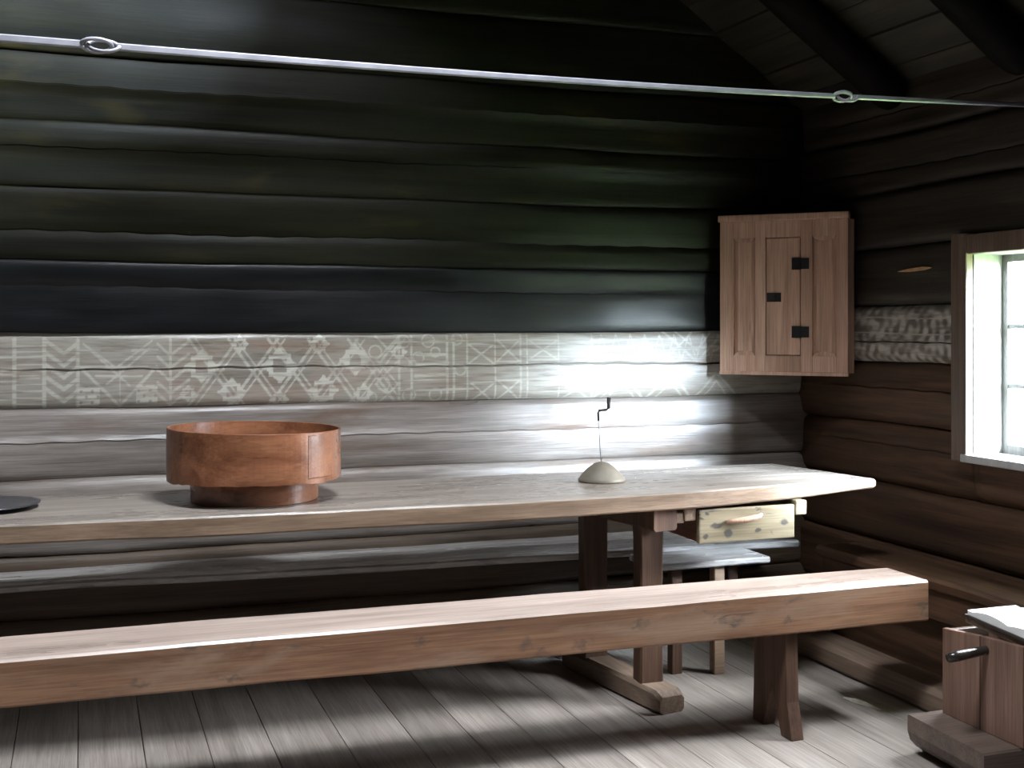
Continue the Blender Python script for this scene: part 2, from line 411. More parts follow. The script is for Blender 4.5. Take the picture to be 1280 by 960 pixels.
# chalk drawing on the back wall log, in metres along the wall and above the floor:
# L a line with its width, B a filled box, C a ring, S an eight-pointed star
PAINT = (('L',-0.231,1.323,-0.231,1.069,0.0155), ('L',-0.127,1.323,-0.127,1.067,0.0155), ('L',-0.28,1.255,-0.127,1.256,0.0093), ('L',-0.28,1.192,-0.231,1.192,0.0062), ('L',-0.28,1.166,-0.231,1.165,0.0062),
('L',-0.28,1.127,-0.231,1.126,0.0062), ('L',-0.28,1.097,-0.231,1.096,0.0062), ('L',-0.225,1.296,-0.13,1.296,0.0062), ('L',-0.225,1.275,-0.13,1.275,0.0062), ('L',-0.225,1.227,-0.13,1.226,0.0062),
('L',-0.225,1.207,-0.13,1.205,0.0062), ('L',-0.225,1.153,-0.13,1.151,0.0062), ('L',-0.225,1.129,-0.13,1.127,0.0062), ('L',-0.225,1.102,-0.13,1.1,0.0062), ('L',-0.225,1.078,-0.13,1.076,0.0062),
('L',-0.211,1.185,-0.142,1.184,0.0062), ('L',-0.211,1.176,-0.142,1.175,0.0062), ('L',-0.122,1.317,-0.057,1.268,0.0155), ('L',-0.057,1.268,-0.008,1.307,0.0155), ('L',-0.122,1.271,-0.057,1.222,0.0155),
('L',-0.057,1.222,-0.008,1.261,0.0155), ('L',-0.122,1.226,-0.057,1.177,0.0155), ('L',-0.057,1.177,-0.008,1.216,0.0155), ('L',-0.122,1.181,-0.057,1.132,0.0155), ('L',-0.057,1.132,-0.008,1.17,0.0155),
('L',-0.122,1.136,-0.057,1.086,0.0155), ('L',-0.057,1.086,-0.008,1.125,0.0155), ('L',-0.008,1.322,-0.008,1.067,0.0124), ('L',0.331,1.321,0.331,1.062,0.0124), ('L',-0.008,1.213,0.284,1.212,0.0124),
('L',0.0,1.216,0.142,1.066,0.0124), ('L',0.281,1.215,0.145,1.066,0.0124), ('L',0.035,1.282,0.18,1.143,0.0093), ('L',0.251,1.284,0.098,1.15,0.0093), ('L',0.145,1.205,0.145,1.066,0.0062),
('L',0.012,1.304,0.13,1.211,0.0093), ('L',0.13,1.211,0.263,1.315,0.0093), ('L',0.058,1.181,0.227,1.179,0.0093), ('L',-0.008,1.28,0.072,1.279,0.0093), ('L',0.189,1.278,0.284,1.281,0.0093),
('B',-0.008,1.07,0.072,1.141), ('B',0.203,1.071,0.284,1.144), ('L',0.284,1.302,0.331,1.258,0.0124), ('L',0.331,1.258,0.401,1.311,0.0124), ('L',0.284,1.253,0.331,1.209,0.0124),
('L',0.331,1.209,0.401,1.261,0.0124), ('L',0.284,1.203,0.331,1.159,0.0124), ('L',0.331,1.159,0.401,1.211,0.0124), ('L',0.284,1.153,0.331,1.109,0.0124), ('L',0.331,1.109,0.401,1.161,0.0124),
('L',0.284,1.11,0.331,1.065,0.0124), ('L',0.331,1.065,0.401,1.117,0.0124), ('S',0.45,1.213,0.066), ('S',0.756,1.213,0.0726), ('S',1.066,1.232,0.066),
('S',0.598,1.301,0.0363), ('S',0.917,1.299,0.0429), ('S',1.251,1.264,0.0363), ('S',0.567,1.111,0.0561), ('S',0.756,1.075,0.0396),
('S',0.934,1.11,0.0627), ('S',0.398,1.108,0.033), ('S',1.099,1.094,0.0429), ('L',0.401,1.06,0.592,1.32,0.0124), ('L',0.428,1.06,0.62,1.32,0.0077),
('L',0.401,1.32,0.592,1.056,0.0124), ('L',0.428,1.32,0.62,1.055,0.0077), ('L',0.554,1.057,0.749,1.319,0.0124), ('L',0.582,1.056,0.778,1.319,0.0077), ('L',0.554,1.32,0.749,1.052,0.0124),
('L',0.582,1.32,0.778,1.052,0.0077), ('L',0.711,1.053,0.911,1.318,0.0124), ('L',0.74,1.053,0.94,1.318,0.0077), ('L',0.711,1.319,0.911,1.049,0.0124), ('L',0.74,1.319,0.94,1.048,0.0077),
('L',0.872,1.05,1.076,1.318,0.0124), ('L',0.901,1.049,1.106,1.317,0.0077), ('L',0.872,1.318,1.076,1.045,0.0124), ('L',0.901,1.318,1.106,1.044,0.0077), ('L',1.036,1.046,1.245,1.317,0.0124),
('L',1.066,1.045,1.275,1.317,0.0077), ('L',1.036,1.318,1.245,1.041,0.0124), ('L',1.066,1.318,1.275,1.04,0.0077), ('L',1.251,1.33,1.251,1.048,0.0109), ('L',1.303,1.33,1.303,1.046,0.0109),
('L',1.459,1.329,1.459,1.043,0.0109), ('L',1.488,1.329,1.488,1.042,0.0109), ('C',1.269,1.307,0.0264,0.0077), ('C',1.376,1.31,0.0264,0.0077), ('C',1.502,1.316,0.0231,0.0077),
('C',1.272,1.217,0.0231,0.0077), ('C',1.334,1.24,0.0231,0.0077), ('C',1.407,1.262,0.0198,0.0077), ('C',1.293,1.083,0.0264,0.0077), ('C',1.407,1.084,0.0264,0.0077),
('C',1.516,1.187,0.0231,0.0077), ('C',1.15,1.264,0.0264,0.0077), ('C',1.183,1.132,0.0264,0.0077), ('C',1.133,1.073,0.0231,0.0077), ('L',1.251,1.304,1.537,1.309,0.0093),
('L',1.327,1.25,1.459,1.252,0.0124), ('L',1.327,1.213,1.459,1.215,0.0186), ('L',1.251,1.101,1.573,1.105,0.0093), ('L',1.32,1.163,1.459,1.168,0.0155), ('L',1.269,1.144,1.459,1.147,0.0062),
('L',1.15,1.33,1.251,1.23,0.0093), ('L',1.251,1.23,1.15,1.132,0.0093), ('L',1.251,1.33,1.156,1.231,0.0093), ('L',1.156,1.231,1.251,1.124,0.0093), ('L',1.166,1.053,1.245,1.131,0.0093),
('L',1.156,1.126,1.245,1.051,0.0093), ('L',1.548,1.336,1.548,1.048,0.0093), ('L',1.673,1.336,1.673,1.045,0.0093), ('L',1.79,1.335,1.79,1.042,0.0093), ('L',1.82,1.335,1.82,1.042,0.0093),
('L',1.968,1.335,1.968,1.038,0.0093), ('L',2.128,1.334,2.128,1.035,0.0093), ('L',1.551,1.295,1.67,1.209,0.0093), ('L',1.551,1.21,1.67,1.295,0.0093), ('L',1.551,1.295,1.67,1.295,0.0077),
('L',1.551,1.21,1.67,1.209,0.0077), ('L',1.559,1.132,1.67,1.045,0.0093), ('L',1.559,1.047,1.67,1.13,0.0093), ('L',1.559,1.132,1.67,1.13,0.0077), ('L',1.559,1.047,1.67,1.045,0.0077),
('L',1.681,1.312,1.786,1.218,0.0093), ('L',1.681,1.219,1.786,1.311,0.0093), ('L',1.681,1.312,1.786,1.311,0.0077), ('L',1.681,1.219,1.786,1.218,0.0077), ('L',1.681,1.14,1.786,1.053,0.0093),
('L',1.681,1.055,1.786,1.139,0.0093), ('L',1.681,1.14,1.786,1.139,0.0077), ('L',1.681,1.055,1.786,1.053,0.0077), ('L',1.827,1.311,1.965,1.223,0.0093), ('L',1.827,1.225,1.965,1.31,0.0093),
('L',1.827,1.311,1.965,1.31,0.0077), ('L',1.827,1.225,1.965,1.223,0.0077), ('L',1.976,1.139,2.124,1.045,0.0093), ('L',1.976,1.049,2.124,1.137,0.0093), ('L',1.976,1.139,2.124,1.137,0.0077),
('L',1.976,1.049,2.124,1.045,0.0077), ('L',1.801,1.294,2.128,1.295,0.0062), ('L',1.801,1.27,2.128,1.271,0.0062), ('L',1.801,1.239,2.128,1.239,0.0062), ('L',1.801,1.142,2.128,1.14,0.0062),
('L',1.801,1.114,2.128,1.112,0.0062), ('L',1.801,1.087,2.128,1.084,0.0062), ('L',1.801,1.059,2.128,1.056,0.0062), ('L',2.12,1.306,2.473,1.312,0.0077), ('L',2.12,1.278,2.473,1.283,0.0077),
('L',2.12,1.236,2.473,1.24,0.0077), ('S',2.025,1.125,0.0462), ('S',2.217,1.107,0.0429), ('S',2.401,1.255,0.0396), ('L',2.128,1.045,2.256,1.167,0.0124),
('L',2.256,1.167,2.385,1.04,0.0124), ('L',2.385,1.04,2.505,1.16,0.0124), ('L',2.505,1.16,2.627,1.035,0.0124), ('L',2.627,1.035,2.738,1.157,0.0124), ('L',2.738,1.157,2.863,1.041,0.0124),
('L',2.166,1.045,2.256,1.131,0.0077), ('L',2.256,1.131,2.346,1.041,0.0077), ('L',2.433,1.042,2.505,1.117,0.0093), ('L',2.505,1.117,2.586,1.039,0.0093), ('L',2.676,1.041,2.738,1.12,0.0093),
('L',2.738,1.12,2.809,1.042,0.0093), ('L',2.473,1.348,2.643,1.209,0.0124), ('L',2.643,1.209,2.78,1.34,0.0124), ('L',2.538,1.347,2.643,1.26,0.0093), ('L',2.643,1.26,2.718,1.347,0.0093),
('L',2.473,1.211,2.619,1.34,0.0093), ('L',2.643,1.209,2.792,1.288,0.0093), ('L',2.513,1.268,2.78,1.274,0.0124), ('L',2.513,1.156,2.842,1.155,0.0093), ('L',2.14,1.221,2.174,1.334,0.0062),
('L',2.174,1.334,2.209,1.221,0.0062), ('L',2.209,1.221,2.244,1.334,0.0062), ('L',2.244,1.334,2.279,1.22,0.0062), ('L',2.279,1.22,2.314,1.334,0.0062), ('L',2.314,1.334,2.35,1.219,0.0062),
('L',2.35,1.219,2.385,1.333,0.0062), ('L',2.385,1.333,2.421,1.218,0.0062), ('L',2.421,1.218,2.457,1.333,0.0062), ('L',2.457,1.333,2.493,1.218,0.0062), ('L',2.493,1.218,2.53,1.333,0.0062),
('L',2.53,1.333,2.566,1.217,0.0062), ('L',2.566,1.217,2.603,1.333,0.0062), ('L',2.603,1.333,2.639,1.216,0.0062), ('L',2.639,1.216,2.676,1.333,0.0062), ('L',2.676,1.333,2.713,1.216,0.0062),
('L',2.713,1.216,2.751,1.332,0.0062), ('L',2.751,1.332,2.788,1.215,0.0062))

def cover(d, w, soft=0.0022):
    return np.clip((w / 2 - d) / soft + 0.5, 0, 1)

def chalk(X, Z):
    v = 0.36 + 0.12 * np.sin(X * 5.1 + 1) * np.sin(X * 2.3) + 0.05 * np.sin(Z * 40 + X * 3)
    for p in PAINT:
        if p[0] == 'L':
            _, x0, z0, x1, z1, w = p
            dx, dz = x1 - x0, z1 - z0
            t = np.clip(((X - x0) * dx + (Z - z0) * dz) / (dx * dx + dz * dz + 1e-9), 0, 1)
            d = np.hypot(X - x0 - t * dx, Z - z0 - t * dz)
            v = np.maximum(v, 0.72 * cover(d, w))
        elif p[0] == 'B':
            _, x0, z0, x1, z1 = p
            d = np.maximum(np.abs(X - (x0 + x1) / 2) - (x1 - x0) / 2, np.abs(Z - (z0 + z1) / 2) - (z1 - z0) / 2)
            hole = np.sin((X - x0) * 150) * np.sin((Z - z0) * 150) > 0.62
            v = np.where((d < 0) & ~hole, np.maximum(v, 0.8), v)
        elif p[0] == 'C':
            _, x0, z0, r, w = p
            v = np.maximum(v, 0.7 * cover(np.abs(np.hypot(X - x0, Z - z0) - r), w))
        elif p[0] == 'S':
            _, x0, z0, r = p
            u, q = np.abs(X - x0), np.abs(Z - z0)
            star = np.minimum(np.maximum(u, q) - 0.62 * r, (u + q) - 0.98 * r)
            arms = np.minimum(np.maximum(u - r, q - 0.34 * r * (1.25 - u / r)), np.maximum(q - r, u - 0.34 * r * (1.25 - q / r)))
            hole = np.maximum(u, q) < 0.36 * r
            inside = (np.minimum(star, arms) < 0) & ~hole
            v = np.where(inside, np.maximum(v, 0.85), v)
    return np.clip(v, 0, 1)

def chalk_side(Y, Z):
    rg = random.Random(3); n = np.zeros_like(Z)
    for k in range(26):
        th = rg.uniform(0, math.pi); f = rg.uniform(25, 150)
        n += np.sin(f * (math.cos(th) * Y + math.sin(th) * Z) + rg.uniform(0, 6.3))
    v = 0.5 + 0.11 * n
    for z in (1.34, 1.405):
        v = np.maximum(v, 0.85 * cover(np.abs(Z - z - 0.003 * np.sin(Y * 9)), 0.006))
    return np.clip(v, 0.05, 0.95)

wall_back = struct(obj('wall_back', newbox(-2.95, 3.5, 0.07, 0.34, -0.3, 4.9), M['outwall']))
wall_back['label'] = 'log wall at the back, sooted black above a chalk-painted log'
bz = [0.0, 0.255, 0.505, 0.785, 1.055, 1.345, 1.62, 1.90, 2.15, 2.41, 2.70, 3.0, 3.3, 3.6, 3.95, 4.3, 4.6]
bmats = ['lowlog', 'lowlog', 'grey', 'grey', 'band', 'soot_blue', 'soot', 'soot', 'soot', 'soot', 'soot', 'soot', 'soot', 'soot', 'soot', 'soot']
bcracks = {2: [(0.66, -2, 3.0, 0.012, 0.003)], 3: [(0.925, -2.5, 3.1, 0.014, 0.003)], 4: [(1.205, -0.3, 3.1, 0.024, 0.0052)],
           5: [(1.52, 1.2, 2.6, 0.003, 0.002)], 6: [(1.73, -0.6, 1.6, 0.003, 0.002)], 7: [(2.05, -1.0, 1.9, 0.006, 0.0022)], 8: [(2.29, -1, 0.9, 0.004, 0.002)]}
for i in range(len(bz) - 1):
    xe = 3.3 if bz[i] < 2.4 else 3.3 - (bz[i] - 2.396) / 0.713
    xs = -2.95 if bz[i] < 2.4 else max(-2.95, -2.95 + (bz[i] - 2.35) / 0.713)
    if bmats[i] == 'band':
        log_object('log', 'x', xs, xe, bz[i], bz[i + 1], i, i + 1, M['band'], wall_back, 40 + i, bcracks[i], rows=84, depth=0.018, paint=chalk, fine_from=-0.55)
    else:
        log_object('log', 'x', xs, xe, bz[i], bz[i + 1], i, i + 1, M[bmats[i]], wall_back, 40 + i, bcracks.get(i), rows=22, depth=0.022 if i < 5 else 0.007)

# window wall (thick, with the window opening)
WY0, WY1, WZ0, WZ1 = -1.98, -1.155, 0.885, 1.645
bm = bmesh.new()
box(bm, XW + 0.075, XW + 0.20, -6.5, WY0 - 0.02, -0.3, 2.55); box(bm, XW + 0.075, XW + 0.20, WY1 + 0.02, 0.2, -0.3, 2.55)
box(bm, XW + 0.075, XW + 0.20, WY0 - 0.02, WY1 + 0.02, -0.3, WZ0 - 0.02); box(bm, XW + 0.075, XW + 0.20, WY0 - 0.02, WY1 + 0.02, WZ1 + 0.02, 2.55)
wall_right = struct(obj('wall_right', bm, M['outwall']))
wall_right['label'] = 'log wall with the small-paned window'
rz = [-0.04, 0.21, 0.455, 0.70, 0.96, 1.215, 1.46, 1.70, 1.945, 2.18, 2.44, 2.7]
rm = ['brown_y', 'brown_y', 'brown_y', 'brown_y', 'brown_y', 'band_y', 'soot_y', 'soot_y', 'soot_y', 'soot_y', 'soot_y']
side_logs = []
for i in range(len(rz) - 1):
    z0, z1 = rz[i], rz[i + 1]
    cr = [((z0 + z1) / 2 + random.uniform(-0.05, 0.05), -5, -0.1, 0.012, 0.003)] if i in (3, 4, 5, 8, 9) else None
    kw = dict(rows=22)
    if rm[i] == 'band_y': kw = dict(rows=70, paint=chalk_side, depth=0.035)
    if z1 < WZ0 or z0 > WZ1:
        lg = log_object('log', 'y', -6.4, 0.1, z0, z1, 30 + i, 31 + i, M[rm[i]], wall_right, 70 + i, cr, **kw)
    else:
        if rm[i] == 'band_y': kw['fine_from'] = WY1 + 0.012
        lg = log_object('log', 'y', WY1 + 0.012, 0.1, z0, z1, 30 + i, 31 + i, M[rm[i]], wall_right, 70 + i, cr, **kw)
        kw.pop('fine_from', None)
        log_object('log', 'y', -6.4, WY0 - 0.012, z0, z1, 30 + i, 31 + i, M[rm[i]], wall_right, 70 + i, cr, **kw)
        if z0 < WZ0 - 0.03:
            log_object('log', 'y', WY0 - 0.012, WY1 + 0.012, z0, z1, 30 + i, 31 + i, M[rm[i]], wall_right, 70 + i, None, rows=22, zclip=(0, WZ0 - 0.012))
        if z1 > WZ1 + 0.03:
            log_object('log', 'y', WY0 - 0.012, WY1 + 0.012, z0, z1, 30 + i, 31 + i, M[rm[i]], wall_right, 70 + i, None, rows=22, zclip=(WZ1 + 0.012, 5))
    side_logs.append(lg)
# fresh orange split in the log above the chalk band
bm = bmesh.new()
loft(bm, [[(XW + 0.004, y, z + a) for (z, a) in ((zc, -h), (zc, h))] + [(XW + 0.02, y, zc + h), (XW + 0.02, y, zc - h)]
          for y, zc, h in ((-0.705, 1.597, 0.001), (-0.77, 1.600, 0.006), (-0.86, 1.604, 0.007), (-0.905, 1.606, 0.001))])
sp = obj('split', bm, M['chip'], side_logs[6])
sp['label'] = 'fresh orange split in the dark log'

# walls out of the picture
wl = struct(obj('wall_left', newbox(-3.2, -2.95, -6.5, 0.34, -0.3, 2.5), M['outwall']))
bm = bmesh.new()
box(bm, -3.2, 3.5, -6.5, -6.3, -0.3, 4.7)
wf = struct(obj('wall_front', bm, M['outwall']))

# roof: covering with the smoke hole, boards below it, round rafters
HX0, HX1, HY0, HY1 = 0.62, 1.38, -2.84, -2.06
def roof_piece(bm, xa, xb, ya, yb, lo, hi):
    vs_ = [bm.verts.new((x_, y_, roof_z(x_) + dz)) for x_ in (xa, xb) for y_ in (ya, yb) for dz in (lo, hi)]
    for f in ((0, 1, 3, 2), (4, 6, 7, 5), (0, 4, 5, 1), (2, 3, 7, 6), (0, 2, 6, 4), (1, 5, 7, 3)):
        bm.faces.new([vs_[i] for i in f])
bm = bmesh.new()
roof_piece(bm, HX1, 3.75, -6.7, 0.5, 0.035, 0.16)
roof_piece(bm, 0.15, HX0, -6.7, 0.5, 0.035, 0.16)
roof_piece(bm, HX0, HX1, -6.7, HY0, 0.035, 0.16)
roof_piece(bm, HX0, HX1, HY1, 0.5, 0.035, 0.16)
roof_piece(bm, -3.5, 0.15, -6.7, 0.5, 0.035, 0.16)
ceiling = struct(obj('ceiling', bm, M['outwall']))
ceiling['label'] = 'sloping board roof on round rafters'
edges = [3.5]
while edges[-1] > 0.2:
    edges.append(max(0.16, edges[-1] - random.uniform(0.10, 0.17)))
cut = []
for xa, xb in zip(edges, edges[1:]):
    spans = [(-6.4, 0.3)]
    if xb < HX1 and xa > HX0: spans = [(-6.4, HY0), (HY1, 0.3)]
    for ya, yb in spans:
        bm = bmesh.new()
        lo = random.uniform(-0.004, 0.006)
        roof_piece(bm, xb + 0.003, xa - 0.003, ya, yb, lo, 0.034)
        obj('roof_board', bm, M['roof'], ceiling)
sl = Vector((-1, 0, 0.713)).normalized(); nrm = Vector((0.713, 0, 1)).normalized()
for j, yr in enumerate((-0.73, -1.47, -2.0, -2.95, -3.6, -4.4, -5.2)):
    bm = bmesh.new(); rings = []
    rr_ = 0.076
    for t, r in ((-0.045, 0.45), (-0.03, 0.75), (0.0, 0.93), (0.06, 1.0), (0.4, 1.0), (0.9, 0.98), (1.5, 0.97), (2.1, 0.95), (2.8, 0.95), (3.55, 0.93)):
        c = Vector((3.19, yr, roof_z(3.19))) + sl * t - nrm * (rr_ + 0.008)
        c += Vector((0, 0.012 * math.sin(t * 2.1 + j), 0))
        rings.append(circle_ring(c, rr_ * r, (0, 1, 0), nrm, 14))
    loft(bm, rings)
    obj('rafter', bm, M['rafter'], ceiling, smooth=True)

# window
win = struct(obj('window_1', newbox(XW - 0.035, XW + 0.20, WY0 - 0.03, WY1 + 0.03, WZ0 - 0.03, WZ0), M['reveal'], bevel=0.004))
win['label'] = 'small-paned window with brown casing and pale reveal'
bm = newbox(XW + 0.0, XW + 0.20, WY1, WY1 + 0.02, WZ0, WZ1); obj('jamb', bm, M['reveal'], win)
bm = newbox(XW + 0.0, XW + 0.20, WY0 - 0.02, WY0, WZ0, WZ1); obj('jamb', bm, M['reveal'], win)
bm = newbox(XW + 0.0, XW + 0.20, WY0 - 0.02, WY1 + 0.02, WZ1, WZ1 + 0.02); obj('head_board', bm, M['reveal'], win)
for args in ((XW - 0.032, XW + 0.012, WY1, WY1 + 0.085, WZ0 - 0.03, WZ1 + 0.08), (XW - 0.032, XW + 0.012, WY0 - 0.085, WY0, WZ0 - 0.03, WZ1 + 0.08)):
    obj('casing_board', newbox(*args), M['casing'], win, bevel=0.006)
obj('casing_board', newbox(XW - 0.028, XW + 0.012, WY0, WY1, WZ1, WZ1 + 0.075), M['casing'], win, bevel=0.005)
SX0, SX1 = XW + 0.14, XW + 0.165
bm = bmesh.new()
box(bm, SX0, SX1, WY1 - 0.028, WY1, WZ0, WZ1); box(bm, SX0, SX1, WY0, WY0 + 0.028, WZ0, WZ1)
box(bm, SX0, SX1, WY0 + 0.028, WY1 - 0.028, WZ1 - 0.028, WZ1); box(bm, SX0, SX1, WY0 + 0.028, WY1 - 0.028, WZ0, WZ0 + 0.034)
sash = obj('sash', bm, M['sash'], win)
zb_ = [WZ0 + 0.034, 1.144, 1.371, WZ1 - 0.028]; yb_ = [WY0 + 0.028 + k * (WY1 - WY0 - 0.056) / 3 for k in range(4)]
for zz in zb_[1:-1]:
    obj('glazing_bar', newbox(SX0 + 0.003, SX1 - 0.003, WY0 + 0.028, WY1 - 0.028, zz - 0.008, zz + 0.008), M['sash'], sash)
for yy in yb_[1:-1]:
    obj('glazing_bar', newbox(SX0 + 0.004, SX1 - 0.004, yy - 0.009, yy + 0.009, WZ0 + 0.034, WZ1 - 0.028), M['sash'], sash)
for a in range(3):
    for b in range(3):
        obj('pane', newbox(SX0 + 0.013, SX0 + 0.016, yb_[b], yb_[b + 1], zb_[a], zb_[a + 1]), M['glass'], sash)

# ------------------------------------------------------------------ trestle table
table = thing('trestle_table', 'long plank-topped trestle table with a drawer hanging under its end', 'table', (1.9, -0.7, 0.0))
def tri(x, pts):
    for (x0, v0), (x1, v1) in zip(pts, pts[1:]):
        if x <= x1: return v0 + (v1 - v0) * max(0, (x - x0)) / (x1 - x0)
    return pts[-1][1]
bm = bmesh.new(); rings = []
xs_ = [-1.6 + i * 0.11 for i in range(40)] + [2.72, 2.77, 2.80]
wf_ = sines(77); wb_ = sines(78); wz_ = sines(79)
for x in xs_:
    yf = tri(x, [(-1.6, -0.95), (-0.22, -0.978), (0.47, -1.03), (1.35, -1.065), (2.0, -1.035), (2.6, -0.97), (2.8, -0.94)]) + 0.003 * wf_(x * 3)
    yb = -0.365 + 0.008 * wb_(x)
    zt = 0.78 + 0.0015 * wz_(x); zb = tri(x, [(-1.6, .722), (2.0, .718), (2.5, .724), (2.8, .742)]) + 0.0012 * wf_(x * 4)
    c = 0.006
    sh = 0.0 if x < 2.5 else (x - 2.5) / 0.3
    ring = crect(yf, yb, zb, zt, c)
    rings.append([(x + sh * 0.10 * max(0, (-0.37 - y) / 0.57) ** 0.8, y, z) for y, z in ring])
last = rings[-1]
rings.append([(p[0] + 0.012, p[1] * 0.985 - 0.011, 0.76 + (p[2] - 0.76) * 0.72) for p in last])
loft(bm, rings)
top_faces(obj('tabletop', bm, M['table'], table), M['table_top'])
for (fx0, fy0, fx1, fy1) in ((1.975, -1.04, 1.885, -0.42), (-0.95, -1.04, -0.98, -0.42)):
    d = Vector((fx1 - fx0, fy1 - fy0, 0)).normalized(); s = Vector((-d.y, d.x, 0))
    bm = bmesh.new(); rings = []
    for t, ht, hw in ((0, 0.06, 0.052), (0.03, 0.078, 0.058), (0.3, 0.082, 0.058), (0.6, 0.08, 0.056), (0.68, 0.066, 0.052)):
        c = Vector((fx0, fy0, 0)) + d * t
        rings.append([tuple(c + s * a + Vector((0, 0, z))) for a, z in crect(-hw, hw, 0.0, ht, 0.012)])
    loft(bm, rings); obj('trestle_foot', bm, M['foot'], table)
    for t, hw in ((0.15, 0.046), (0.53, 0.05)):
        c = Vector((fx0, fy0, 0)) + d * t
        bm = bmesh.new(); rings = []
        for z, g in ((0.078, 1.0), (0.3, 0.95), (0.6, 1.0), (0.65, 1.08)):
            rings.append([(c.x + a, c.y + b, z) for a, b in crect(-hw * g, hw * g, -0.035, 0.035, 0.006)])
        loft(bm, rings); obj('leg', bm, M['leg'], table)
    c0 = Vector((fx0, fy0, 0)) + d * 0.04; c1 = Vector((fx0, fy0, 0)) + d * 0.62
    bm = bmesh.new()
    loft(bm, [[tuple(c + s * a + Vector((0, 0, z))) for a, z in crect(-0.05, 0.05, 0.64, 0.719, 0.008)] for c in (c0, c1)])
    obj('cross_rail', bm, M['leg'], table)
for rx, rlen, mm in ((2.075, -0.99, 'foot'), (2.535, -1.0, 'drawer_front')):
    obj('drawer_rail', newbox(rx - 0.024, rx + 0.024, rlen, -0.46, 0.668, 0.722), M[mm], table, bevel=0.006)
bm = newbox(1.955, 2.055, -0.985, -0.955, 0.66, 0.70); obj('wedge', bm, M['foot'], table, bevel=0.008)
drw = obj('drawer', newbox(2.105, 2.505, -1.0, -0.978, 0.585, 0.708), M['drawer_front'], table, bevel=0.005)
drw['label'] = 'pale drawer front with dark blotches'
obj('drawer_side', newbox(2.107, 2.125, -0.978, -0.56, 0.59, 0.70), M['drawer'], drw, bevel=0.002)
obj('drawer_side', newbox(2.485, 2.503, -0.978, -0.56, 0.59, 0.70), M['drawer'], drw, bevel=0.002)
obj('drawer_back', newbox(2.125, 2.485, -0.578, -0.56, 0.59, 0.69), M['drawer'], drw, bevel=0.002)
obj('drawer_bottom', newbox(2.125, 2.485, -0.978, -0.578, 0.588, 0.60), M['drawer'], drw)
bm = bmesh.new(); tube(bm, [(2.215, -1.004, 0.660), (2.235, -1.018, 0.662), (2.29, -1.024, 0.668), (2.345, -1.02, 0.676), (2.36, -1.004, 0.680)], [0.006, 0.009, 0.011, 0.009, 0.006], 10)
hd = obj('handle', bm, M['cupboard'], drw, smooth=True)
hd['label'] = 'carved wooden pull'

# ------------------------------------------------------------------ bench in front of the table
bench = thing('plank_bench', 'heavy brown plank bench with boot-jack legs standing in front of the table', 'bench', (1.0, -1.28, 0.0))
bm = bmesh.new(); rings = []
w1, w2, w3 = sines(81), sines(82), sines(83)
for i in range(48):
    x = -1.7 + i * (2.77 + 1.7) / 47
    yf = -1.41 + 0.003 * w1(x * 2); yb = -1.135 - 0.045 * max(0, x) / 2.8 + 0.004 * w2(x)
    yf -= 0.012 * max(0, x) / 2.8
    zt = 0.49 + 0.0015 * w3(x * 2); zb = 0.362 - 0.005 * x + 0.0012 * w2(x * 3)
    rings.append([(x, y, z) for y, z in crect(yf, yb, zb, zt, 0.007)])
loft(bm, rings)
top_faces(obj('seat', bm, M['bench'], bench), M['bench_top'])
def bootjack(xc, mat):
    """board leg with a V cut out of its foot"""
    pts = [(-1.395, 0.365), (-1.405, 0.12), (-1.435, 0.0), (-1.37, 0.0), (-1.31, 0.16), (-1.255, 0.0), (-1.19, 0.0), (-1.195, 0.12), (-1.2, 0.365)]
    bm = bmesh.new()
    loft(bm, [[(xc - 0.024, y, z) for y, z in pts], [(xc + 0.024, y, z) for y, z in pts]])
    return obj('leg', bm, mat, bench, bevel=0.004)
bootjack(2.235, M['leg']); bootjack(-0.9, M['leg'])

# ------------------------------------------------------------------ bench along the back wall, behind the table
wb = thing('wall_bench', 'grey plank bench fixed along the back wall behind the table', 'bench', (1.0, -0.3, 0.0))
bm = bmesh.new(); rings = []
w1, w2 = sines(91), sines(92)
for i in range(40):
    x = -2.8 + i * (2.88 + 2.8) / 39
    yf = tri(x, [(-2.8, -0.25), (0, -0.26), (0.84, -0.35), (1.9, -0.40), (2.88, -0.46)]) + 0.006 * w1(x * 2)
    rings.append([(x, y, z) for y, z in crect(yf, -0.002, 0.430, 0.457 + 0.002 * w2(x * 2), 0.006)])
loft(bm, rings); obj('seat_plank', bm, M['seat_grey'], wb)
bm = bmesh.new(); rings = []
for i in range(12):
    x = 2.075 + i * (2.575 - 2.075) / 11
    rings.append([(x + (0.0 if i < 11 else 0.0), y, z) for y, z in crect(-0.715 + 0.005 * w1(x * 3), -0.475 - 0.02 * (x - 2), 0.432, 0.457, 0.006)])
loft(bm, rings); obj('seat_plank', bm, M['seat_grey'], wb)
for lx, ly, mm in ((2.37, -0.66, 'table'), (2.215, -0.6, 'leg'), (-1.2, -0.18, 'leg'), (2.7, -0.2, 'leg')):
    bm = bmesh.new()
    loft(bm, [[(lx + a, ly + b, z) for a, b in crect(-0.024, 0.024, -0.02, 0.02, 0.004)] for z in (0.0, 0.431 if ly < -0.55 else 0.429)])
    obj('leg', bm, M[mm], wb)

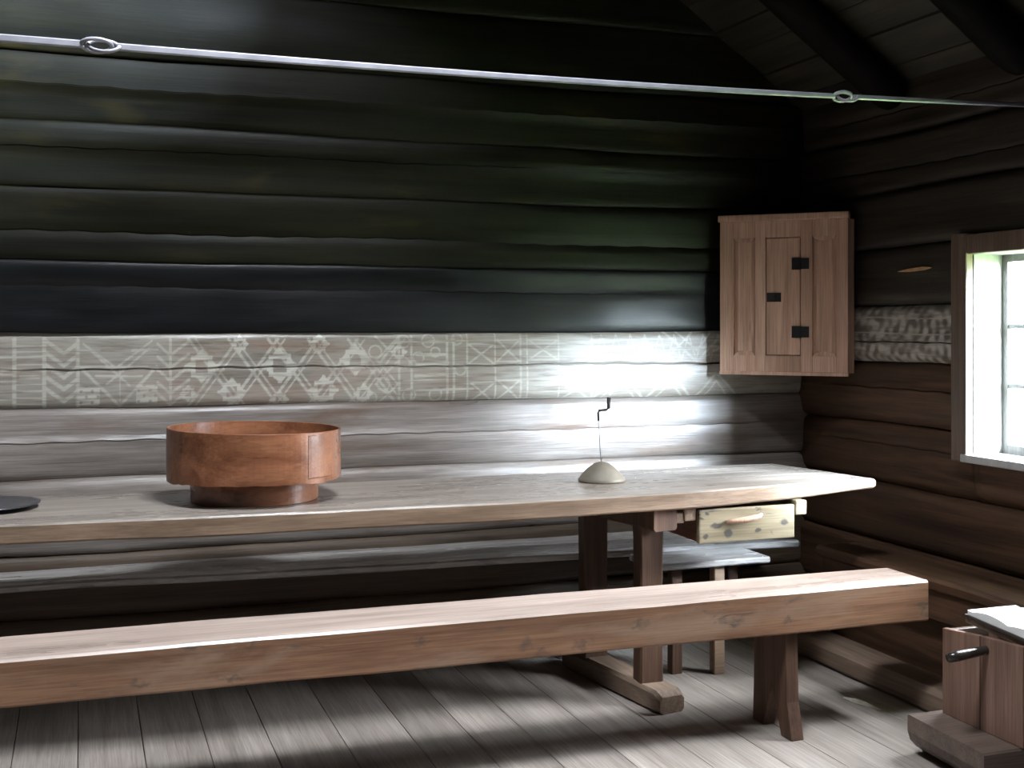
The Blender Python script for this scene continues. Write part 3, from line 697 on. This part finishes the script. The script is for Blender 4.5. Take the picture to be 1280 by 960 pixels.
# ------------------------------------------------------------------ built-in bench under the window
rb = thing('window_bench', 'dark brown built-in bench along the wall below the window', 'bench', (3.0, -2.0, 0.0))
bm = bmesh.new(); rings = []
for i in range(30):
    y = -5.5 + i * (5.5 - 0.54) / 29
    rings.append([(x, y, z) for x, z in crect(2.915 + 0.004 * w1(y * 2), 3.185, 0.405, 0.452 + 0.002 * w2(y * 2), 0.012)])
loft(bm, rings); obj('seat_plank', bm, M['brown_y'], rb)
obj('front_rail', newbox(2.93, 2.97, -5.5, -0.545, 0.30, 0.404), M['brown_y'], rb, bevel=0.006)
for i in range(6):
    y0 = -5.5 + i * 0.826
    obj('front_board', newbox(2.975, 3.0, y0 + 0.002, y0 + 0.822, 0.075, 0.30), M['brown_y'], rb, bevel=0.003)
bm = bmesh.new(); rings = []
for i in range(30):
    y = -5.5 + i * (5.5 - 0.54) / 29
    rings.append([(x, y, z) for x, z in crect(2.815 + 0.006 * w2(y), 2.972, 0.0, 0.098 + 0.003 * w1(y), 0.018)])
loft(bm, rings); obj('sill_beam', bm, M['foot'], rb)

# ------------------------------------------------------------------ corner cupboard
cab = thing('corner_cupboard', 'small reddish pine cupboard hung across the dark corner', 'cupboard', (3.0, -0.2, 1.165))
CA = Vector((2.719, -0.07, 0)); CD = Vector((0.7106, -0.7036, 0)); CN = Vector((-0.7036, -0.7106, 0))
def cbox(s0, s1, n0, n1, z0, z1, taper=0.0, bm=None):
    """box on the cupboard front: s along the front, n out of it"""
    bm = bm or bmesh.new()
    def P(s, n, z): return tuple(CA + CD * s + CN * n + Vector((0, 0, z)))
    t = taper
    v = [bm.verts.new(P(*q)) for q in ((s0, n0, z0), (s1, n0, z0), (s1, n0, z1), (s0, n0, z1),
                                       (s0 + t, n1, z0 + t), (s1 - t, n1, z0 + t), (s1 - t, n1, z1 - t), (s0 + t, n1, z1 - t))]
    for f in ((0, 1, 2, 3), (4, 7, 6, 5), (0, 4, 5, 1), (1, 5, 6, 2), (2, 6, 7, 3), (3, 7, 4, 0)):
        bm.faces.new([v[i] for i in f])
    return bm
CW, ZB, ZT = 0.564, 1.165, 1.868
body = bmesh.new()
fp = [CA + CD * 0.006 - CN * 0.02, CA + CD * (CW - 0.006) - CN * 0.02]
poly = [(fp[0].x, fp[0].y), (fp[1].x, fp[1].y), (3.178, -0.43), (3.178, -0.012), (2.765, -0.012)]
loft(body, [[(x_, y_, ZB) for x_, y_ in poly], [(x_, y_, ZT - 0.03) for x_, y_ in poly]])
obj('body', body, M['cupboard'], cab)
for s0, s1 in ((0.0, 0.062), (0.160, 0.206), (0.362, 0.412), (0.515, CW)):
    obj('stile', cbox(s0, s1, -0.02, 0.0, ZB + 0.0, ZT - 0.03), M['cupboard'], cab, bevel=0.002)
for s0, s1 in ((0.062, 0.160), (0.206, 0.362), (0.412, 0.515)):
    obj('rail', cbox(s0, s1, -0.02, -0.0005, ZB, ZB + 0.075), M['cupboard'], cab, bevel=0.002)
    obj('rail', cbox(s0, s1, -0.02, -0.0005, ZT - 0.105, ZT - 0.03), M['cupboard'], cab, bevel=0.002)
for s0, s1 in ((0.062, 0.160), (0.412, 0.515)):
    obj('panel', cbox(s0 + 0.001, s1 - 0.001, -0.0195, -0.006, ZB + 0.076, ZT - 0.106, taper=0.018), M['cupboard'], cab)
    # little arched spandrels at the head and foot of the panel
    for zc, sg in ((ZB + 0.075, 1), (ZT - 0.105, -1)):
        bm = bmesh.new(); n = 10; sm = (s0 + s1) / 2; hw = (s1 - s0) / 2 - 0.004
        pr = [(sm - hw, zc), (sm + hw, zc)] + [(sm + hw * math.cos(math.pi * k / n), zc + sg * 0.020 * math.sin(math.pi * k / n)) for k in range(1, n)]
        loft(bm, [[tuple(CA + CD * s + CN * nn + Vector((0, 0, z))) for s, z in pr] for nn in (-0.012, -0.002)])
        obj('spandrel', bm, M['cupboard'], cab)
door = obj('door', cbox(0.2095, 0.3585, -0.0195, -0.004, ZB + 0.079, ZT - 0.109), M['cupboard'], cab, bevel=0.002)
for zc in (1.645, 1.345):
    bm = cbox(0.322, 0.359, -0.004, 0.001, zc - 0.026, zc + 0.026); cbox(0.361, 0.398, 0.0, 0.004, zc - 0.024, zc + 0.024, bm=bm)
    cbox(0.355, 0.365, 0.0, 0.009, zc - 0.026, zc + 0.026, bm=bm)
    h_ = obj('hinge', bm, M['iron'], door); h_['label'] = 'square dark iron hinge'
bm = cbox(0.212, 0.275, -0.004, 0.001, 1.478, 1.518); cbox(0.238, 0.252, 0.001, 0.014, 1.488, 1.508, bm=bm)
lk = obj('lock_plate', bm, M['iron'], door, bevel=0.002); lk['label'] = 'dark iron lock plate'
obj('cornice', cbox(-0.008, CW + 0.006, -0.03, 0.010, ZT - 0.03, ZT), M['cupboard'], cab, bevel=0.005)
obj('base_moulding', cbox(-0.003, CW + 0.002, -0.02, 0.004, ZB - 0.012, ZB + 0.004), M['cupboard'], cab, bevel=0.003)

# ------------------------------------------------------------------ bentwood sieve on the table
SCX, SCY = 0.565, -0.675
sv = thing('bentwood_sieve', 'round reddish-brown bentwood sieve standing on the table', 'sieve', (SCX, SCY, 0.782))
def hoop(r, z0, z1, th, ragged=0.0, n=96, tilt=0.0):
    bm = bmesh.new(); rg = random.Random(5)
    rings = []
    for k in range(n):
        a = 2 * math.pi * k / n
        lo = z0 + ragged * (0.5 * math.sin(3 * a + 1) + 0.6 * mnoise.noise((math.cos(a) * 4, math.sin(a) * 4, 2.0)) + 0.5 * mnoise.noise((math.cos(a) * 13, math.sin(a) * 13, 5.0)))
        hi = z1 + tilt * math.cos(a)
        rings.append([(SCX + rr_ * math.cos(a), SCY + rr_ * math.sin(a), z) for rr_, z in ((r, lo), (r + 0.001, (lo + hi) / 2), (r, hi - 0.002), (r - 0.002, hi), (r - th + 0.002, hi), (r - th, hi - 0.002), (r - th, lo))])
    rings.append(rings[0])
    loft(bm, rings, cap=False)
    bmesh.ops.remove_doubles(bm, verts=bm.verts, dist=1e-6)
    return bm
oh = obj('outer_hoop', hoop(0.292, 0.858, 1.026, 0.008, 0.007, tilt=-0.006), M['sieve'], sv, smooth=False)
obj('inner_hoop', hoop(0.214, 0.7835, 0.868, 0.008), M['sieve'], sv, smooth=False)
bm = bmesh.new(); lathe(bm, (SCX, SCY), [(0.0, 0.866), (0.284, 0.864), (0.284, 0.872), (0.0, 0.872)], 64)
obj('sieve_bottom', bm, M['sieve_in'], sv)
bm = bmesh.new(); rings = []
for k in range(9):
    a = math.radians(-62 + k * 3.0)
    rings.append([(SCX + r_ * math.cos(a), SCY + r_ * math.sin(a), z) for r_, z in ((0.2925, 0.872), (0.2937, 0.876), (0.2937, 1.012), (0.2925, 1.016))])
loft(bm, rings); obj('lap_joint', bm, M['sieve'], oh)

# ------------------------------------------------------------------ plate at the table's left
bm = bmesh.new()
lathe(bm, (-0.285, -0.62), [(0.0, 0.782), (0.09, 0.782), (0.12, 0.788), (0.163, 0.797), (0.164, 0.800), (0.12, 0.793), (0.088, 0.787), (0.0, 0.787)], 64)
pl = obj('plate', bm, M['pewter'], None, smooth=True, at=(-0.285, -0.62, 0.782))
tag(pl, 'shallow dark metal plate lying on the table at its left end', 'plate')

# ------------------------------------------------------------------ rush-light stand
rs = thing('rush_light_stand', 'small rushlight stand with domed pale foot and thin iron stem', 'light stand', (1.87, -0.665, 0.782))
bm = bmesh.new()
lathe(bm, (1.87, -0.665), [(0.0, 0.782), (0.088, 0.782), (0.091, 0.787), (0.085, 0.797), (0.070, 0.815), (0.05, 0.835), (0.028, 0.850), (0.012, 0.855), (0.0, 0.856)], 40)
obj('foot', bm, M['stone'], rs, smooth=True)
bm = bmesh.new(); tube(bm, [(1.868, -0.665, 0.85), (1.862, -0.665, 0.93), (1.857, -0.665, 1.03)], 0.0022, 8)
obj('stem', bm, M['steel'], rs, smooth=True)
bm = bmesh.new(); tube(bm, [(1.857, -0.665, 1.012), (1.855, -0.665, 1.044), (1.858, -0.665, 1.05), (1.89, -0.665, 1.053), (1.898, -0.665, 1.058), (1.900, -0.665, 1.10)], [0.004, 0.0045, 0.005, 0.005, 0.007, 0.008], 8)
cl = obj('clamp', bm, M['iron'], rs, smooth=True); cl['label'] = 'cranked dark iron holder'

# ------------------------------------------------------------------ iron rod of linked bars under the rafters
rod = thing('linked_tie_rod', 'long thin pale iron rod of hooked bars spanning the room below the rafters', 'rod', (1.5, -1.55, 2.1))
RA = Vector((-0.182, -1.702, 2.072)); RB = Vector((3.20, -1.42, 2.166))
RL = (RB - RA).length; RDIR = (RB - RA).normalized()
def rp(t, dy=0.0, dz=0.0):
    sag = -0.016 * math.sin(math.pi * min(1, max(0, t / RL)))
    return RA + RDIR * t + Vector((0, dy, dz + sag))
def bar(t0, t1, eye0, eye1, name='bar'):
    """flat bar with a forged open eye at the marked ends"""
    bm = bmesh.new(); n = max(4, int((t1 - t0) / 0.12))
    rings = []
    for k in range(n + 1):
        t = t0 + (t1 - t0) * k / n
        hh = 0.0095 - 0.0006 * t
        rings.append([tuple(rp(t, y, z)) for y, z in crect(-0.006, 0.006, -hh, hh, 0.003)])
    loft(bm, rings)
    o = obj(name, bm, M['steel'], rod)
    for on, tc, sg, flat in ((eye0, t0, -1, 0), (eye1, t1, 1, 1)):
        if not on: continue
        pts = []; ln, hw = 0.075, 0.017
        for k in range(21):
            a = math.pi * 2 * k / 20
            u = (1 - math.cos(a)) / 2 * ln - 0.006; w = math.sin(a) * hw
            pts.append(rp(tc + sg * u, 0.010 * (1 - u / ln) * (1 if k < 10 else -1) * (1 - flat), 0) + (Vector((0, w * 0.55, w)) if flat == 0 else Vector((0, -w * 0.75, w * 0.8))))
        bm = bmesh.new(); tube(bm, pts, 0.0052, 8)
        obj('eye', bm, M['steel'], o, smooth=True)
bar(-2.70, 0.19, 0, 1); bar(0.27, 2.53, 1, 1); bar(2.61, RL + 0.02, 1, 0)

# ------------------------------------------------------------------ low box with peg, base and open book
bx = thing('peg_box', 'low brown plank box with a dark peg, on a thick base beside the window bench', 'box', (2.65, -1.85, 0.0))
bm = bmesh.new(); rings = []
for x, lo in ((2.475, 0.075), (2.485, 0.045), (2.51, 0.02), (2.56, 0.004), (2.62, 0.0), (2.74, 0.0), (2.80, 0.0)):
    rings.append([(x + sh * (0.5 if x < 2.55 else 0), y, z) for (y, z, sh) in ((-2.03, lo, 0), (-1.655, lo, 0.05), (-1.655, 0.122, 0.05), (-1.66, 0.128, 0.05), (-2.025, 0.128, 0), (-2.03, 0.122, 0))])
loft(bm, rings); obj('base', bm, M['boxdark'], bx)
for y0, y1 in ((-2.035, -1.858), (-1.853, -1.685)):
    bm = bmesh.new()
    zt0, zt1 = (0.428, 0.418) if y0 < -1.9 else (0.417, 0.402)
    loft(bm, [[(2.612, y0, 0.128), (2.632, y0, 0.128), (2.632, y0, zt0), (2.612, y0, zt0)], [(2.612, y1, 0.128), (2.632, y1, 0.128), (2.632, y1, zt1), (2.612, y1, zt1)]])
    obj('side_board', bm, M['boxwood'], bx, bevel=0.003)
obj('side_board', newbox(2.775, 2.795, -2.035, -1.685, 0.128, 0.41), M['boxwood'], bx, bevel=0.003)
obj('end_board', newbox(2.632, 2.775, -2.033, -2.013, 0.128, 0.41), M['boxdark'], bx, bevel=0.003)
obj('end_board', newbox(2.632, 2.775, -1.71, -1.688, 0.128, 0.40), M['boxdark'], bx, bevel=0.003)
bm = bmesh.new(); tube(bm, [(2.64, -1.882, 0.381), (2.59, -1.884, 0.380), (2.50, -1.887, 0.374), (2.468, -1.887, 0.371)], [0.013, 0.014, 0.016, 0.014], 12)
pg = obj('peg', bm, M['peg'], bx, smooth=True); pg['label'] = 'dark polished wooden peg'
bm = bmesh.new()
loft(bm, [[(x, y, z) for x, z in ((2.635, zc), (2.81, zc), (2.81, zc + 0.02), (2.635, zc + 0.02))] for y, zc in ((-2.12, 0.411), (-1.765, 0.436))])
obj('lid', bm, M['boxdark'], bx, bevel=0.003)

bk = thing('open_book', 'white-paged open book in a dark cover on the low box', 'book', (2.72, -1.93, 0.45))
def tz(y): return 0.431 + (y + 2.12) * (0.025 / 0.355)
bm = bmesh.new()
loft(bm, [[(x, y, z) for x, z in ((2.628, tz(y) + 0.0015), (2.83, tz(y) + 0.0015), (2.83, tz(y) + 0.009), (2.628, tz(y) + 0.009))] for y in (-2.13, -1.77)])
obj('cover', bm, M['cover'], bk)
for y0, y1, s in ((-2.125, -1.95, 1), (-1.95, -1.775, -1)):
    bm = bmesh.new(); rings = []
    for k in range(9):
        y = y0 + (y1 - y0) * k / 8
        u = k / 8 if s < 0 else 1 - k / 8           # 0 at the spine
        th = 0.006 + 0.018 * math.sin(math.pi * min(1, 0.12 + u * 0.95)) ** 0.8 if u < 0.9 else 0.012
        rings.append([(x, y, z) for x, z in ((2.635, tz(y) + 0.009), (2.825, tz(y) + 0.009), (2.825, tz(y) + 0.011 + th), (2.635, tz(y) + 0.011 + th))])
    loft(bm, rings); obj('pages', bm, M['paper'], bk)

# ------------------------------------------------------------------ sliver on the floor
bm = bmesh.new()  # thin raised streak in a very pale colour, by the bench end
loft(bm, [[(x - w, y - w * 0.3, 0.001), (x + w, y + w * 0.3, 0.001), (x + w * 0.4, y, 0.003 + w * 0.9)] for x, y, w in ((2.648, -1.10, 0.002), (2.660, -1.15, 0.010), (2.674, -1.20, 0.009), (2.690, -1.265, 0.001))])
sv2 = obj('floor_streak', bm, M['streak'], None, at=(2.668, -1.18, 0.001))
tag(sv2, 'thin pale raised sliver lying on the floor by the bench end', 'streak')
